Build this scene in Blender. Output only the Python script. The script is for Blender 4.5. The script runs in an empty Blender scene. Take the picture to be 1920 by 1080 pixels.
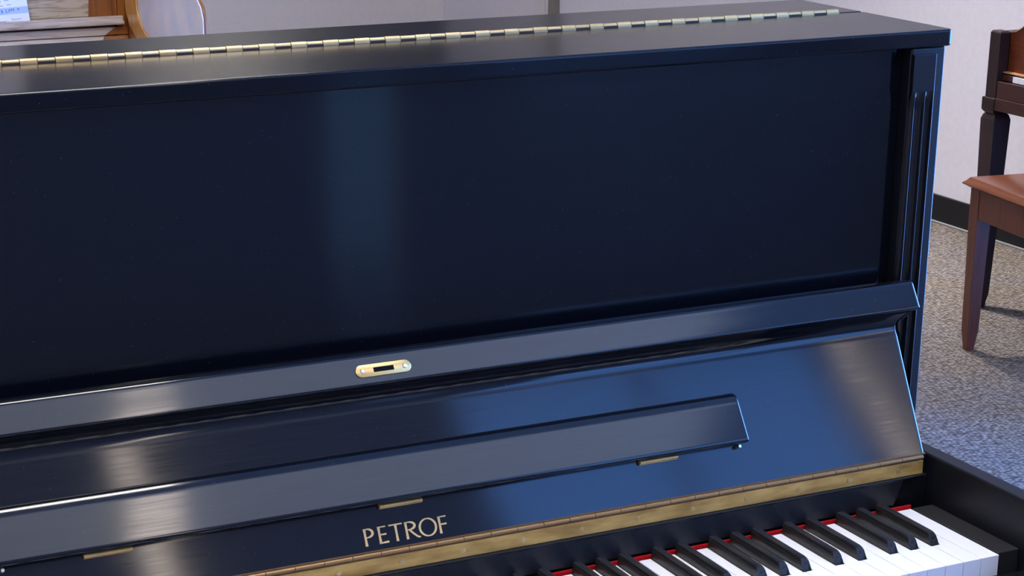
import bpy, bmesh, math, random
from mathutils import Vector, Matrix
random.seed(7)
C = bpy.context.scene
COL = C.collection
K = 0.73            # height of the white key tops above the floor; piano coordinates below are measured from there

# ------------------------------------------------------------------ camera
cam = bpy.data.cameras.new('camera')
camo = bpy.data.objects.new('camera', cam); COL.objects.link(camo)
yaw, pitch, roll = 0.463701, -0.340941, 0.006348
F = Vector((math.sin(yaw)*math.cos(pitch), math.cos(yaw)*math.cos(pitch), math.sin(pitch)))
R = F.cross(Vector((0, 0, 1))).normalized(); U = R.cross(F)
R2 = R*math.cos(roll)+U*math.sin(roll); U2 = -R*math.sin(roll)+U*math.cos(roll)
m = Matrix((R2, U2, -F)).transposed().to_4x4()
m.translation = Vector((-1.362809, -1.518885, 0.805844+K))
camo.matrix_world = m
cam.sensor_width = 36; cam.sensor_fit = 'HORIZONTAL'; cam.lens = 3772.47/1920*36
cam.shift_x = 43.29/1920; cam.shift_y = 313.9/1920
cam.clip_start = 0.05; cam.clip_end = 60
C.camera = camo

# ------------------------------------------------------------------ view, world
C.view_settings.view_transform = 'Standard'; C.view_settings.look = 'None'
C.view_settings.gamma = 1; C.view_settings.use_curve_mapping = False
C.view_settings.exposure = 0.15
w = bpy.data.worlds.new('world'); C.world = w; w.use_nodes = True
w.node_tree.nodes['Background'].inputs[0].default_value = (0.55, 0.62, 0.8, 1)
w.node_tree.nodes['Background'].inputs[1].default_value = 0.25
CEIL_E = 28.0      # ceiling lamp strength
STRIP_E = 15.0     # narrow strip lamps in two rows
SPOT_B = 5500.0     # the bright one above the spinet
WIN_R = 25.0         # right wall windows, in the sky's full light
WIN_E = 4.3        # daylit window strength

# ------------------------------------------------------------------ materials
def mat(name, col, rough=0.5, spec=0.5, metal=0.0, coat=0.0, emit=None, es=0.0):
    mt = bpy.data.materials.new(name); mt.use_nodes = True
    b = mt.node_tree.nodes['Principled BSDF']
    b.inputs['Base Color'].default_value = (*col, 1); b.inputs['Roughness'].default_value = rough
    b.inputs['Specular IOR Level'].default_value = spec; b.inputs['Metallic'].default_value = metal
    b.inputs['Coat Weight'].default_value = coat; b.inputs['Coat Roughness'].default_value = 0.12
    if emit:
        b.inputs['Emission Color'].default_value = (*emit, 1); b.inputs['Emission Strength'].default_value = es
    return mt
def nodes(mt): return mt.node_tree.nodes, mt.node_tree.links, mt.node_tree.nodes['Principled BSDF']
def noise_col(mt, c1, c2, scale=(1, 1, 1), ns=20, detail=6, lo=0.35, hi=0.65, bump=0.0, dist=0.001, rlo=None, rhi=None):
    N, L, b = nodes(mt)
    tc = N.new('ShaderNodeTexCoord'); mp = N.new('ShaderNodeMapping'); mp.inputs['Scale'].default_value = scale
    nz = N.new('ShaderNodeTexNoise'); nz.inputs['Scale'].default_value = ns; nz.inputs['Detail'].default_value = detail
    cr = N.new('ShaderNodeValToRGB'); cr.color_ramp.elements[0].position = lo; cr.color_ramp.elements[1].position = hi
    cr.color_ramp.elements[0].color = (*c1, 1); cr.color_ramp.elements[1].color = (*c2, 1)
    L.new(tc.outputs['Object'], mp.inputs[0]); L.new(mp.outputs[0], nz.inputs['Vector'])
    L.new(nz.outputs['Fac'], cr.inputs[0]); L.new(cr.outputs[0], b.inputs['Base Color'])
    if bump:
        bp = N.new('ShaderNodeBump'); bp.inputs['Strength'].default_value = bump; bp.inputs['Distance'].default_value = dist
        L.new(nz.outputs['Fac'], bp.inputs['Height']); L.new(bp.outputs[0], b.inputs['Normal'])
    if rlo is not None:
        mr = N.new('ShaderNodeMapRange'); mr.inputs['To Min'].default_value = rlo; mr.inputs['To Max'].default_value = rhi
        mr.inputs['From Min'].default_value = 0.3; mr.inputs['From Max'].default_value = 0.7
        L.new(nz.outputs['Fac'], mr.inputs['Value']); L.new(mr.outputs[0], b.inputs['Roughness'])
    return mt

def satin(name, tangent, rough, aniso, spec=0.5):
    """rubbed satin black lacquer: fine sanding marks along x smear reflections across"""
    mt = mat(name, (0.003, 0.004, 0.007), rough, spec)
    N, L, b = nodes(mt)
    b.inputs['Anisotropic'].default_value = aniso
    cx = N.new('ShaderNodeCombineXYZ')
    for i in range(3): cx.inputs[i].default_value = tangent[i]
    L.new(cx.outputs[0], b.inputs['Tangent'])
    tc = N.new('ShaderNodeTexCoord'); mp = N.new('ShaderNodeMapping'); mp.inputs['Scale'].default_value = (2.5, 90, 90)
    nz = N.new('ShaderNodeTexNoise'); nz.inputs['Scale'].default_value = 6; nz.inputs['Detail'].default_value = 5
    L.new(tc.outputs['Object'], mp.inputs[0]); L.new(mp.outputs[0], nz.inputs['Vector'])
    mr = N.new('ShaderNodeMapRange'); mr.inputs['From Min'].default_value = 0.3; mr.inputs['From Max'].default_value = 0.7
    mr.inputs['To Min'].default_value = rough-0.015; mr.inputs['To Max'].default_value = rough+0.02
    L.new(nz.outputs['Fac'], mr.inputs['Value']); L.new(mr.outputs[0], b.inputs['Roughness'])
    # dust specks
    nd = N.new('ShaderNodeTexVoronoi'); nd.inputs['Scale'].default_value = 130
    L.new(tc.outputs['Object'], nd.inputs['Vector'])
    cr = N.new('ShaderNodeValToRGB'); cr.color_ramp.elements[0].position = 0.03; cr.color_ramp.elements[1].position = 0.07
    cr.color_ramp.elements[0].color = (0.05, 0.07, 0.11, 1); cr.color_ramp.elements[1].color = (0.003, 0.004, 0.007, 1)
    L.new(nd.outputs['Distance'], cr.inputs[0]); L.new(cr.outputs[0], b.inputs['Base Color'])
    return mt
M = {}
M['black'] = satin('satin_black', (0, 0.3, 1), 0.105, 0.9)
M['black_top'] = satin('satin_black_lid', (0, 1, 0.1), 0.16, 0.8, 0.3)
M['black_plain'] = mat('satin_black_plain', (0.006, 0.007, 0.010), 0.24)
M['black_side'] = mat('satin_black_side', (0.006, 0.007, 0.011), 0.36)
M['black_dull'] = mat('dull_black_plain', (0.006, 0.007, 0.010), 0.40, 0.35)
M['block_black'] = mat('block_black', (0.02, 0.02, 0.022), 0.42)
M['ivory'] = mat('key_white', (0.86, 0.86, 0.88), 0.22, 0.5)
M['ebony'] = noise_col(mat('key_black', (0.015, 0.014, 0.014), 0.3), (0.010, 0.010, 0.011), (0.024, 0.022, 0.02), (40, 1, 40), 6, rlo=0.22, rhi=0.36)
M['felt'] = noise_col(mat('red_felt', (0.5, 0.01, 0.015), 0.95, 0.1), (0.34, 0.004, 0.008), (0.48, 0.010, 0.014), ns=600)
M['brass'] = noise_col(mat('brass', (0.72, 0.52, 0.2), 0.3, metal=0.5), (0.60, 0.33, 0.09), (0.80, 0.50, 0.18), (1, 12, 12), 9, rlo=0.26, rhi=0.46)
M['brass_lid'] = noise_col(mat('pale_brass', (0.6, 0.5, 0.3), 0.45, metal=0.9), (0.58, 0.41, 0.18), (0.76, 0.57, 0.28), (1, 12, 12), 9)
M['brass_brown'] = mat('tarnished_brass', (0.30, 0.17, 0.07), 0.5, metal=0.8)
M['slot_brown'] = mat('slot_shadow_brown', (0.05, 0.028, 0.02), 0.6)
M['brass_old'] = noise_col(mat('aged_brass', (0.5, 0.33, 0.12), 0.45, metal=0.3), (0.34, 0.17, 0.035), (0.64, 0.38, 0.10), (1, 4, 4), 22, lo=.3, hi=.62, rlo=0.34, rhi=0.5)
M['brass_dark'] = mat('dark_brass', (0.16, 0.08, 0.03), 0.5, metal=0.7)
M['brass_plate'] = mat('brass_plate', (0.85, 0.58, 0.22), 0.35, metal=0.8)
M['gold'] = mat('gold_inlay', (0.70, 0.44, 0.16), 0.5, metal=0.2)
M['hole'] = mat('keyhole_black', (0.004, 0.004, 0.004), 0.8, 0.1)
M['steel'] = mat('screw_steel', (0.8, 0.78, 0.74), 0.3, metal=0.9)
M['wall'] = noise_col(mat('wall_paint', (0.47, 0.455, 0.49), 0.85, 0.2), (0.64, 0.62, 0.68), (0.67, 0.65, 0.71), ns=45, bump=0.08, dist=0.001)
M['wall_warm'] = noise_col(mat('wall_paint_warm', (0.52, 0.485, 0.48), 0.85, 0.2), (0.67, 0.62, 0.60), (0.70, 0.65, 0.63), ns=45, bump=0.08, dist=0.001)
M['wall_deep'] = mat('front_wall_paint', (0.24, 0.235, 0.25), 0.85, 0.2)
M['ceiling'] = noise_col(mat('ceiling_tile', (0.7, 0.7, 0.7), 0.9, 0.1), (0.55, 0.54, 0.53), (0.66, 0.65, 0.64), ns=120)
M['vinyl'] = mat('black_vinyl', (0.006, 0.006, 0.007), 0.6, 0.3)
M['grey_metal'] = mat('olive_grey_metal', (0.22, 0.21, 0.17), 0.4, metal=0.3)
M['light_metal'] = mat('pale_metal', (0.62, 0.60, 0.62), 0.4)
M['toe'] = mat('toe_highlight', (0.24, 0.24, 0.25), 0.5)  # highlight along the baseboard toe, painted as a grey strip
M['lamp'] = mat('lamp_diffuser', (0.9, 0.9, 0.9), 0.5, emit=(1.0, 0.93, 0.84), es=CEIL_E)
M['strip'] = mat('strip_diffuser', (0.9, 0.9, 0.9), 0.5, emit=(1.0, 0.86, 0.74), es=STRIP_E)
M['spot_bright'] = mat('bright_spot_disc', (0.9, 0.9, 0.9), 0.5, emit=(1.0, 0.95, 0.9), es=SPOT_B)
M['soft_panel'] = mat('soft_panel', (0.9, 0.9, 0.9), 0.6, emit=(0.86, 0.90, 1.0), es=1.7)
M['lamp_frame'] = mat('lamp_frame', (0.8, 0.8, 0.8), 0.5)
M['sky_glass'] = mat('daylit_glass', (0.05, 0.07, 0.1), 0.1, emit=(0.14, 0.36, 1.0), es=WIN_E)
M['sky_glass_right'] = mat('daylit_glass_right', (0.05, 0.07, 0.1), 0.1, emit=(0.14, 0.36, 1.0), es=WIN_R)
M['sky_glass_dim'] = mat('daylit_glass_dim', (0.05, 0.07, 0.1), 0.1, emit=(0.20, 0.40, 0.8), es=1.2)
M['warm_glass'] = mat('warm_lit_glass', (0.1, 0.1, 0.1), 0.1, emit=(1.0, 0.85, 0.74), es=11.0)
M['added_panel_dark'] = mat('added_panel_grey', (0.13, 0.135, 0.15), 0.8, 0.2)
M['paper'] = mat('white_card', (0.88, 0.93, 1.0), 0.6, 0.2)
M['paper_blue'] = mat('blue_card_band', (0.50, 0.66, 0.92), 0.6, 0.2)
M['ink'] = mat('blue_ink', (0.06, 0.16, 0.62), 0.6, 0.2)

def wood(name, c1, c2, grain=(1.2, 26, 26), sc=4, rough=0.35, coat=0.3, line=0.5):
    mt = mat(name, c1, rough, 0.5, coat=coat)
    N, L, b = nodes(mt)
    tc = N.new('ShaderNodeTexCoord'); mp = N.new('ShaderNodeMapping'); mp.inputs['Scale'].default_value = grain
    nz = N.new('ShaderNodeTexNoise'); nz.inputs['Scale'].default_value = sc; nz.inputs['Detail'].default_value = 7
    nz.inputs['Distortion'].default_value = 1.2
    cr = N.new('ShaderNodeValToRGB'); cr.color_ramp.elements[0].position = 0.33; cr.color_ramp.elements[1].position = line
    cr.color_ramp.elements[0].color = (*c2, 1); cr.color_ramp.elements[1].color = (*c1, 1)
    L.new(tc.outputs['Object'], mp.inputs[0]); L.new(mp.outputs[0], nz.inputs['Vector'])
    L.new(nz.outputs['Fac'], cr.inputs[0]); L.new(cr.outputs[0], b.inputs['Base Color'])
    return mt
M['oak_sheen_pale'] = wood('sheen_pale_oak', (0.50, 0.40, 0.29), (0.24, 0.16, 0.08), (5, 60, 60), 2.2, 0.4, 0.3, 0.5)  # pale reflected sheen of the panel painted into the oak colour
M['oak_sheen_grey'] = wood('sheen_grey_oak', (0.50, 0.43, 0.38), (0.36, 0.28, 0.22), (4, 60, 60), 3, 0.4, 0.3)  # sheen on the ledge and fallboard, painted into the oak as grey
M['oak_brown'] = wood('brown_oak', (0.26, 0.085, 0.016), (0.15, 0.045, 0.008), (30, 30, 1.5), 2, 0.35, 0.2)
M['oak_orange'] = wood('orange_oak', (0.60, 0.31, 0.09), (0.45, 0.2, 0.05), (20, 20, 2), 2, 0.3, 0.4)
M['arm_sheen'] = noise_col(mat('arm_sheen_tint', (0.5, 0.47, 0.53), 0.4), (0.56, 0.57, 0.68), (0.70, 0.66, 0.70), ns=14, detail=4)  # bluish white gloss of the arm painted into its base colour
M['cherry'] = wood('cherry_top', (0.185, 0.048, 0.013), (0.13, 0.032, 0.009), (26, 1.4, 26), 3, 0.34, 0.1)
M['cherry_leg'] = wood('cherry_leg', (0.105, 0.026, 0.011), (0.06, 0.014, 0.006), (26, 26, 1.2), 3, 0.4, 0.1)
M['mahogany'] = wood('dark_mahogany', (0.050, 0.014, 0.010), (0.030, 0.009, 0.007), (20, 1.5, 20), 3, 0.45, 0.0)
M['mahogany_post'] = wood('dark_mahogany_upright', (0.022, 0.009, 0.009), (0.013, 0.006, 0.006), (20, 20, 1.5), 3, 0.45, 0.0)
M['mahogany_red'] = wood('red_mahogany', (0.115, 0.024, 0.006), (0.065, 0.012, 0.004), (20, 1.5, 20), 3, 0.4, 0.15)
M['mahogany_top'] = wood('tan_mahogany_edge', (0.50, 0.25, 0.11), (0.36, 0.16, 0.07), (20, 1.5, 20), 3, 0.35, 0.2)

def carpet():
    mt = mat('loop_carpet', (0.3, 0.3, 0.3), 0.95, 0.1)
    N, L, b = nodes(mt)
    tc = N.new('ShaderNodeTexCoord')
    rt = N.new('ShaderNodeMapping'); rt.inputs['Rotation'].default_value = (0, 0, 0.15); rt.inputs['Scale'].default_value = (1, 2.0, 1)
    L.new(tc.outputs['Object'], rt.inputs[0])
    vo = N.new('ShaderNodeTexVoronoi'); vo.inputs['Scale'].default_value = 78; vo.inputs['Randomness'].default_value = 0.6
    L.new(rt.outputs[0], vo.inputs['Vector'])
    n1 = N.new('ShaderNodeTexNoise'); n1.inputs['Scale'].default_value = 55; n1.inputs['Detail'].default_value = 3
    L.new(rt.outputs[0], n1.inputs['Vector'])
    n2 = N.new('ShaderNodeTexNoise'); n2.inputs['Scale'].default_value = 3.5; n2.inputs['Detail'].default_value = 3
    L.new(tc.outputs['Object'], n2.inputs['Vector'])
    cr = N.new('ShaderNodeValToRGB')
    e = cr.color_ramp.elements; e[0].position = 0.30; e[0].color = (0.24, 0.20, 0.165, 1); e[1].position = 0.72; e[1].color = (0.50, 0.46, 0.44, 1)
    q = cr.color_ramp.elements.new(0.5); q.color = (0.34, 0.315, 0.30, 1)
    L.new(n1.outputs['Fac'], cr.inputs[0])
    cd = N.new('ShaderNodeValToRGB'); cd.color_ramp.elements[0].position = 0.15; cd.color_ramp.elements[1].position = 0.75
    cd.color_ramp.elements[0].color = (1.15, 1.15, 1.15, 1); cd.color_ramp.elements[1].color = (0.28, 0.27, 0.28, 1)
    L.new(vo.outputs['Distance'], cd.inputs[0])
    mx = N.new('ShaderNodeMix'); mx.data_type = 'RGBA'; mx.blend_type = 'MULTIPLY'; mx.inputs[0].default_value = 1
    L.new(cr.outputs[0], mx.inputs[6]); L.new(cd.outputs[0], mx.inputs[7])
    c2 = N.new('ShaderNodeValToRGB'); c2.color_ramp.elements[0].position = 0.35; c2.color_ramp.elements[1].position = 0.65
    c2.color_ramp.elements[0].color = (0.70, 0.65, 0.57, 1); c2.color_ramp.elements[1].color = (0.68, 0.67, 0.68, 1)
    L.new(n2.outputs['Fac'], c2.inputs[0])
    m2 = N.new('ShaderNodeMix'); m2.data_type = 'RGBA'; m2.blend_type = 'MULTIPLY'; m2.inputs[0].default_value = 1
    L.new(mx.outputs[2], m2.inputs[6]); L.new(c2.outputs[0], m2.inputs[7]); L.new(m2.outputs[2], b.inputs['Base Color'])
    bp = N.new('ShaderNodeBump'); bp.inputs['Strength'].default_value = 0.8; bp.inputs['Distance'].default_value = 0.004; bp.invert = True
    L.new(vo.outputs['Distance'], bp.inputs['Height']); L.new(bp.outputs[0], b.inputs['Normal'])
    return mt
M['carpet'] = carpet()

# ------------------------------------------------------------------ mesh helpers
def finish(name, bm, material, parent=None, bevel=0.0, seg=3, smooth=True, angle=35, kind=None, label=None):
    bmesh.ops.recalc_face_normals(bm, faces=bm.faces)
    me = bpy.data.meshes.new(name); bm.to_mesh(me); bm.free()
    me.materials.append(material)
    if smooth:
        for p in me.polygons: p.use_smooth = True
        me.set_sharp_from_angle(angle=math.radians(angle))
    o = bpy.data.objects.new(name, me); COL.objects.link(o)
    if parent: o.parent = parent
    if bevel:
        b = o.modifiers.new('bevel', 'BEVEL'); b.width = bevel; b.segments = seg; b.limit_method = 'ANGLE'
        b.angle_limit = math.radians(30); b.harden_normals = True
    if kind: o['kind'] = kind
    if label: o['label'] = label
    return o
def add_box(bm, x0, x1, y0, y1, z0, z1):
    v = [bm.verts.new((x, y, z)) for z in (z0, z1) for y in (y0, y1) for x in (x0, x1)]
    for f in ((0, 1, 3, 2), (4, 5, 7, 6), (0, 1, 5, 4), (2, 3, 7, 6), (0, 2, 6, 4), (1, 3, 7, 5)):
        bm.faces.new([v[i] for i in f])
def box(name, x0, x1, y0, y1, z0, z1, material, parent=None, bevel=0.0015, **k):
    bm = bmesh.new(); add_box(bm, x0, x1, y0, y1, z0, z1)
    return finish(name, bm, material, parent, bevel, **k)
def prism_x(bm, prof, x0, x1):
    """extrude a closed (y,z) profile along x; x0/x1 may be lists, one value per profile point"""
    n = len(prof)
    a = x0 if isinstance(x0, (list, tuple)) else [x0]*n
    b = x1 if isinstance(x1, (list, tuple)) else [x1]*n
    A = [bm.verts.new((a[i], prof[i][0], prof[i][1])) for i in range(n)]
    B = [bm.verts.new((b[i], prof[i][0], prof[i][1])) for i in range(n)]
    for i in range(n):
        j = (i+1) % n
        bm.faces.new((A[i], A[j], B[j], B[i]))
    bm.faces.new(A); bm.faces.new(B[::-1])
def prism_round(bm, prof, x0, x1, r=0.003, n=5, nf=None):
    """like prism_x, with both ends rounded over to radius r"""
    N_ = len(prof)
    a = x0 if isinstance(x0, (list, tuple)) else [x0]*N_
    b = x1 if isinstance(x1, (list, tuple)) else [x1]*N_
    area = sum(prof[i][0]*prof[(i+1) % N_][1]-prof[(i+1) % N_][0]*prof[i][1] for i in range(N_))
    sg = 1 if area > 0 else -1
    nm = []
    for i in range(N_):
        p, q, t = Vector(prof[i-1]), Vector(prof[i]), Vector(prof[(i+1) % N_])
        e1 = (q-p).normalized(); e2 = (t-q).normalized()
        n1 = Vector((-e1.y, e1.x))*sg; n2 = Vector((-e2.y, e2.x))*sg
        m_ = (n1+n2).normalized(); m_ = m_/max(0.6, m_.dot(n1)); nm.append(m_)
    rings = []
    for k_ in range(n+1):
        th = math.pi/2*k_/n; ins = r*(1-math.sin(th)); dx_ = r*(1-math.cos(th))
        rings.append([(a[i]+dx_, prof[i][0]+nm[i].x*ins, prof[i][1]+nm[i].y*ins) for i in range(N_)])
    for sgn, base in ((1, a), (-1, b)):      # plain rings just inside the rounded ends keep the long faces flat-shaded
        rings.append([(base[i]+sgn*(r+0.0008), prof[i][0], prof[i][1]) for i in range(N_)])
    for k_ in range(n+1):
        th = math.pi/2*(1-k_/n); ins = r*(1-math.sin(th)); dx_ = r*(1-math.cos(th))
        rings.append([(b[i]-dx_, prof[i][0]+nm[i].x*ins, prof[i][1]+nm[i].y*ins) for i in range(N_)])
    if nf is None: loft(bm, rings); return
    V = [[bm.verts.new(p) for p in rg] for rg in rings]
    for p_, q_ in zip(V, V[1:]):
        for i in range(N_):
            j = (i+1) % N_; bm.faces.new((p_[i], p_[j], q_[j], q_[i]))
    for ring_ in (V[0], V[-1]):               # end caps as a ladder between the front and the back of the profile
        A_ = ring_[:nf]; B_ = ring_[nf:][::-1]; i = j = 0
        def lens(c): 
            L_ = [0]
            for p_, q_ in zip(c, c[1:]): L_.append(L_[-1]+(q_.co-p_.co).length)
            return [l/L_[-1] for l in L_]
        la, lb = lens(A_), lens(B_)
        while i < len(A_)-1 or j < len(B_)-1:
            if j == len(B_)-1 or (i < len(A_)-1 and la[i+1] <= lb[j+1]): bm.faces.new((A_[i], A_[i+1], B_[j])); i += 1
            else: bm.faces.new((A_[i], B_[j+1], B_[j])); j += 1
def prism_z(bm, prof, z0, z1):
    A = [bm.verts.new((x, y, z0)) for x, y in prof]; B = [bm.verts.new((x, y, z1)) for x, y in prof]
    n = len(prof)
    for i in range(n):
        j = (i+1) % n
        bm.faces.new((A[i], A[j], B[j], B[i]))
    bm.faces.new(A); bm.faces.new(B[::-1])
def cyl(bm, p0, p1, r, n=16, r1=None):
    p0, p1 = Vector(p0), Vector(p1); d = (p1-p0).normalized()
    t = d.cross(Vector((0, 0, 1)));
    if t.length < 1e-4: t = Vector((1, 0, 0))
    t.normalize(); s = d.cross(t); r1 = r if r1 is None else r1
    A = [bm.verts.new(p0+(t*math.cos(a)+s*math.sin(a))*r) for a in [2*math.pi*i/n for i in range(n)]]
    B = [bm.verts.new(p1+(t*math.cos(a)+s*math.sin(a))*r1) for a in [2*math.pi*i/n for i in range(n)]]
    for i in range(n):
        j = (i+1) % n; bm.faces.new((A[i], A[j], B[j], B[i]))
    bm.faces.new(A); bm.faces.new(B[::-1])
def loft(bm, rings):
    """closed rings of equal vertex count joined in order and capped"""
    V = [[bm.verts.new(p) for p in r] for r in rings]
    n = len(V[0])
    for a, b in zip(V, V[1:]):
        for i in range(n):
            j = (i+1) % n; bm.faces.new((a[i], a[j], b[j], b[i]))
    bm.faces.new(V[0]); bm.faces.new(V[-1][::-1])
def thing(name, label, cat, loc=(0, 0, 0), rz=0.0, group=None):
    o = bpy.data.objects.new(name, None); COL.objects.link(o)
    o.location = loc; o.rotation_euler = (0, 0, rz); o.empty_display_size = 0.1
    o['label'] = label; o['category'] = cat
    if group: o['group'] = group
    return o
def struct(o): o['kind'] = 'structure'; return o

# ------------------------------------------------------------------ the room
XW, YB, YF, XL, H = 3.024, 7.80, -3.2, -5.2, 3.70
struct(box('floor', XL, XW, YF, YB, -0.05, 0, M['carpet'], bevel=0, smooth=False))
struct(box('ceiling', XL, XW, YF, YB, H, H+0.05, M['ceiling'], bevel=0, smooth=False))
struct(box('wall_back', XL, XW+0.1, YB, YB+0.1, -0.05, H+0.05, M['wall_warm'], bevel=0, smooth=False))
struct(box('wall_left', XL-0.1, XL, YF-0.1, YB+0.1, -0.05, H+0.05, M['wall_warm'], bevel=0, smooth=False))
def wall_with_openings(name, axis, pos, a0, a1, openings, material, thick=0.1):
    """axis 'x': wall plane x=pos running along y; axis 'y': plane y=pos running along x. openings: (b0,b1,z0,z1)"""
    bm = bmesh.new()
    def add(b0, b1, z0, z1):
        if b1-b0 < 1e-4 or z1-z0 < 1e-4: return
        if axis == 'x': add_box(bm, min(pos, pos+thick), max(pos, pos+thick), b0, b1, z0, z1)
        else: add_box(bm, b0, b1, min(pos, pos+thick), max(pos, pos+thick), z0, z1)
    cur = a0
    for (b0, b1, z0, z1) in sorted(openings):
        add(cur, b0, -0.05, H+0.05); add(b0, b1, -0.05, z0); add(b0, b1, z1, H+0.05); cur = b1
    add(cur, a1, -0.05, H+0.05)
    return struct(finish(name, bm, material, smooth=False))
RW = [(-1.0, 1.30, 0.08, 2.45), (-3.05, -1.15, 1.75, 3.50)]
FW = [(0.74, 0.98, 0.10, 1.70), (1.30, 2.80, 0.95, 3.50), (0.165, 0.285, 2.1, 3.50), (2.86, 2.975, 2.1, 3.50)]
wall_with_openings('wall_right', 'x', XW, YF, YB, RW, M['wall'])
wall_with_openings('wall_front', 'y', YF, XL, XW+0.1, FW, M['wall_deep'], -0.1)
def window(n, axis, pos, b0, b1, z0, z1):
    bm = bmesh.new(); t = 0.05 if b1-b0 > 0.5 else 0.02
    glass = M['sky_glass_right'] if axis == 'x' and z0 < 1 else M['sky_glass'] if b1-b0 > 0.5 else M['sky_glass_dim'] if z1 < 2 else M['warm_glass']
    rects = [(b0, b1, z0, z0+t), (b0, b1, z1-t, z1), (b0, b0+t, z0+t, z1-t), (b1-t, b1, z0+t, z1-t), ((b0+b1)/2-t/2, (b0+b1)/2+t/2, z0+t, z1-t)]
    if b1-b0 < 0.5: rects[-1] = (b0, b1, z0+(z1-z0)*0.72, z0+(z1-z0)*0.74)
    s = 1 if axis == 'x' else -1
    for r in rects:
        if axis == 'x': add_box(bm, pos+0.02, pos+0.08, *r)
        else: add_box(bm, r[0], r[1], pos-0.08, pos-0.02, r[2], r[3])
    fr = struct(finish('window_%d' % n, bm, M['light_metal'], smooth=False))
    bm = bmesh.new()
    if axis == 'x': add_box(bm, pos+0.045, pos+0.055, b0+t/2, b1-t/2, z0+t/2, z1-t/2)
    else: add_box(bm, b0+t/2, b1-t/2, pos-0.055, pos-0.045, z0+t/2, z1-t/2)
    finish('window_pane', bm, glass, fr, smooth=False)
n = 1
for r in RW: window(n, 'x', XW, *r); n += 1
for r in FW: window(n, 'y', YF, *r); n += 1
# black vinyl cove base; pale strip painted as the highlight on its toe
struct(box('baseboard_right', XW-0.012, XW, 1.32, YB-0.012, 0.0, 0.092, M['vinyl'], bevel=0.003))
struct(box('toe_highlight_strip', XW-0.022, XW-0.012, 1.32, YB-0.022, 0.0, 0.006, M['toe'], bevel=0.002))
struct(box('baseboard_back', XL, XW, YB-0.012, YB, 0.0, 0.092, M['vinyl'], bevel=0.003))
# shallow pilaster and metal channel on the right wall near the far corner
struct(box('trim_2', XW-0.012, XW, 6.70, 6.80, 0.092, H, M['light_metal'], bevel=0.002))
struct(box('trim_3', XW-0.03, XW, 6.57, 6.628, 0.092, H, M['grey_metal'], bevel=0.002))

struct(box('added_dark_panel', 0.89, XW, YB-0.03, YB, 1.55, 3.2, M['added_panel_dark'], bevel=0.002))  # unseen dark panel, added to darken the lid's reflection of this wall
# ceiling lamps (troffers) in a grid
k = 0
for gx, gy, where in ((-2.6, 0.9, 'left of the black piano'), (-0.3, 0.25, 'right above the black piano'), (-2.6, 5.2, 'at the back on the left'), (1.1, 5.2, 'at the back on the right'), (-3.2, -2.6, 'at the front on the left')):
    t = thing('ceiling_lamp', 'rectangular warm white ceiling lamp, %s' % where, 'ceiling lamp', (gx, gy, H), 0, 'rectangular ceiling lamps')
    bm = bmesh.new()
    for r in ((-0.3, 0.3, -0.6, -0.57), (-0.3, 0.3, 0.57, 0.6), (-0.3, -0.27, -0.57, 0.57), (0.27, 0.3, -0.57, 0.57)):
        add_box(bm, *r, -0.02, 0)
    finish('lamp_frame', bm, M['lamp_frame'], t, smooth=False)
    bm = bmesh.new(); add_box(bm, -0.27, 0.27, -0.57, 0.57, -0.012, -0.002)
    finish('lamp_diffuser', bm, M['lamp'], t, smooth=False)
# one short strip lamp
for gx, gy, where in ((0.20, -2.50, 'in line with the middle narrow window'),):
    t = thing('strip_lamp', 'short warm white strip lamp on the ceiling, %s' % where, 'ceiling lamp', (gx, gy, H-0.02), 0, None)
    bm = bmesh.new(); add_box(bm, -0.09, 0.09, -0.21, 0.21, -0.03, 0); finish('lamp_housing', bm, M['lamp_frame'], t, 0.004)
    bm = bmesh.new(); add_box(bm, -0.075, 0.075, -0.19, 0.19, -0.055, -0.03); finish('lamp_diffuser', bm, M['strip'], t, 0.01)
t = thing('luminous_panel', 'wide softly glowing ceiling panel along the front of the shop', 'ceiling lamp', (-0.35, -2.35, H))
bm = bmesh.new()
for r in ((-2.5, 2.5, -0.65, -0.60), (-2.5, 2.5, 0.60, 0.65), (-2.5, -2.45, -0.60, 0.60), (2.45, 2.5, -0.60, 0.60)): add_box(bm, *r, -0.02, 0)
finish('lamp_frame', bm, M['lamp_frame'], t, smooth=False)
bm = bmesh.new(); add_box(bm, -2.45, 2.45, -0.60, 0.60, -0.010, -0.002); finish('lamp_diffuser', bm, M['soft_panel'], t, smooth=False)
# one round lamp, its tube made deep to keep light off the upper wall
for gx, gy, where, mm in ((2.12, 3.60, 'above the far end of the spinet piano', 'spot_bright'),):
    t = thing('round_lamp', 'small round ceiling lamp in a black tube %s' % where, 'ceiling lamp', (gx, gy, H), 0, None)
    bm = bmesh.new(); nn = 32
    rings_ = [[(r_*math.cos(2*math.pi*q/nn), r_*math.sin(2*math.pi*q/nn), z_) for q in range(nn)] for r_, z_ in ((0.095, 0), (0.095, -0.30), (0.087, -0.30), (0.087, -0.01))]
    loft(bm, rings_); finish('lamp_housing', bm, M['black_dull'], t)
    bm = bmesh.new(); cyl(bm, (0, 0, -0.010), (0, 0, -0.016), 0.070, 32); finish('lamp_disc', bm, M[mm], t, smooth=False)

# ------------------------------------------------------------------ the black upright piano
P = thing('upright_piano', 'satin black upright piano with open fallboard, brass hinges and gold lettering', 'piano', (0, 0, 0))
def kz(prof): return [(y, z+K) for y, z in prof]
XC = -0.611
def mir(x): return 2*XC-x
XR, XLf = 0.0801, mir(0.0801)
LT = 0.5143+K
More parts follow.
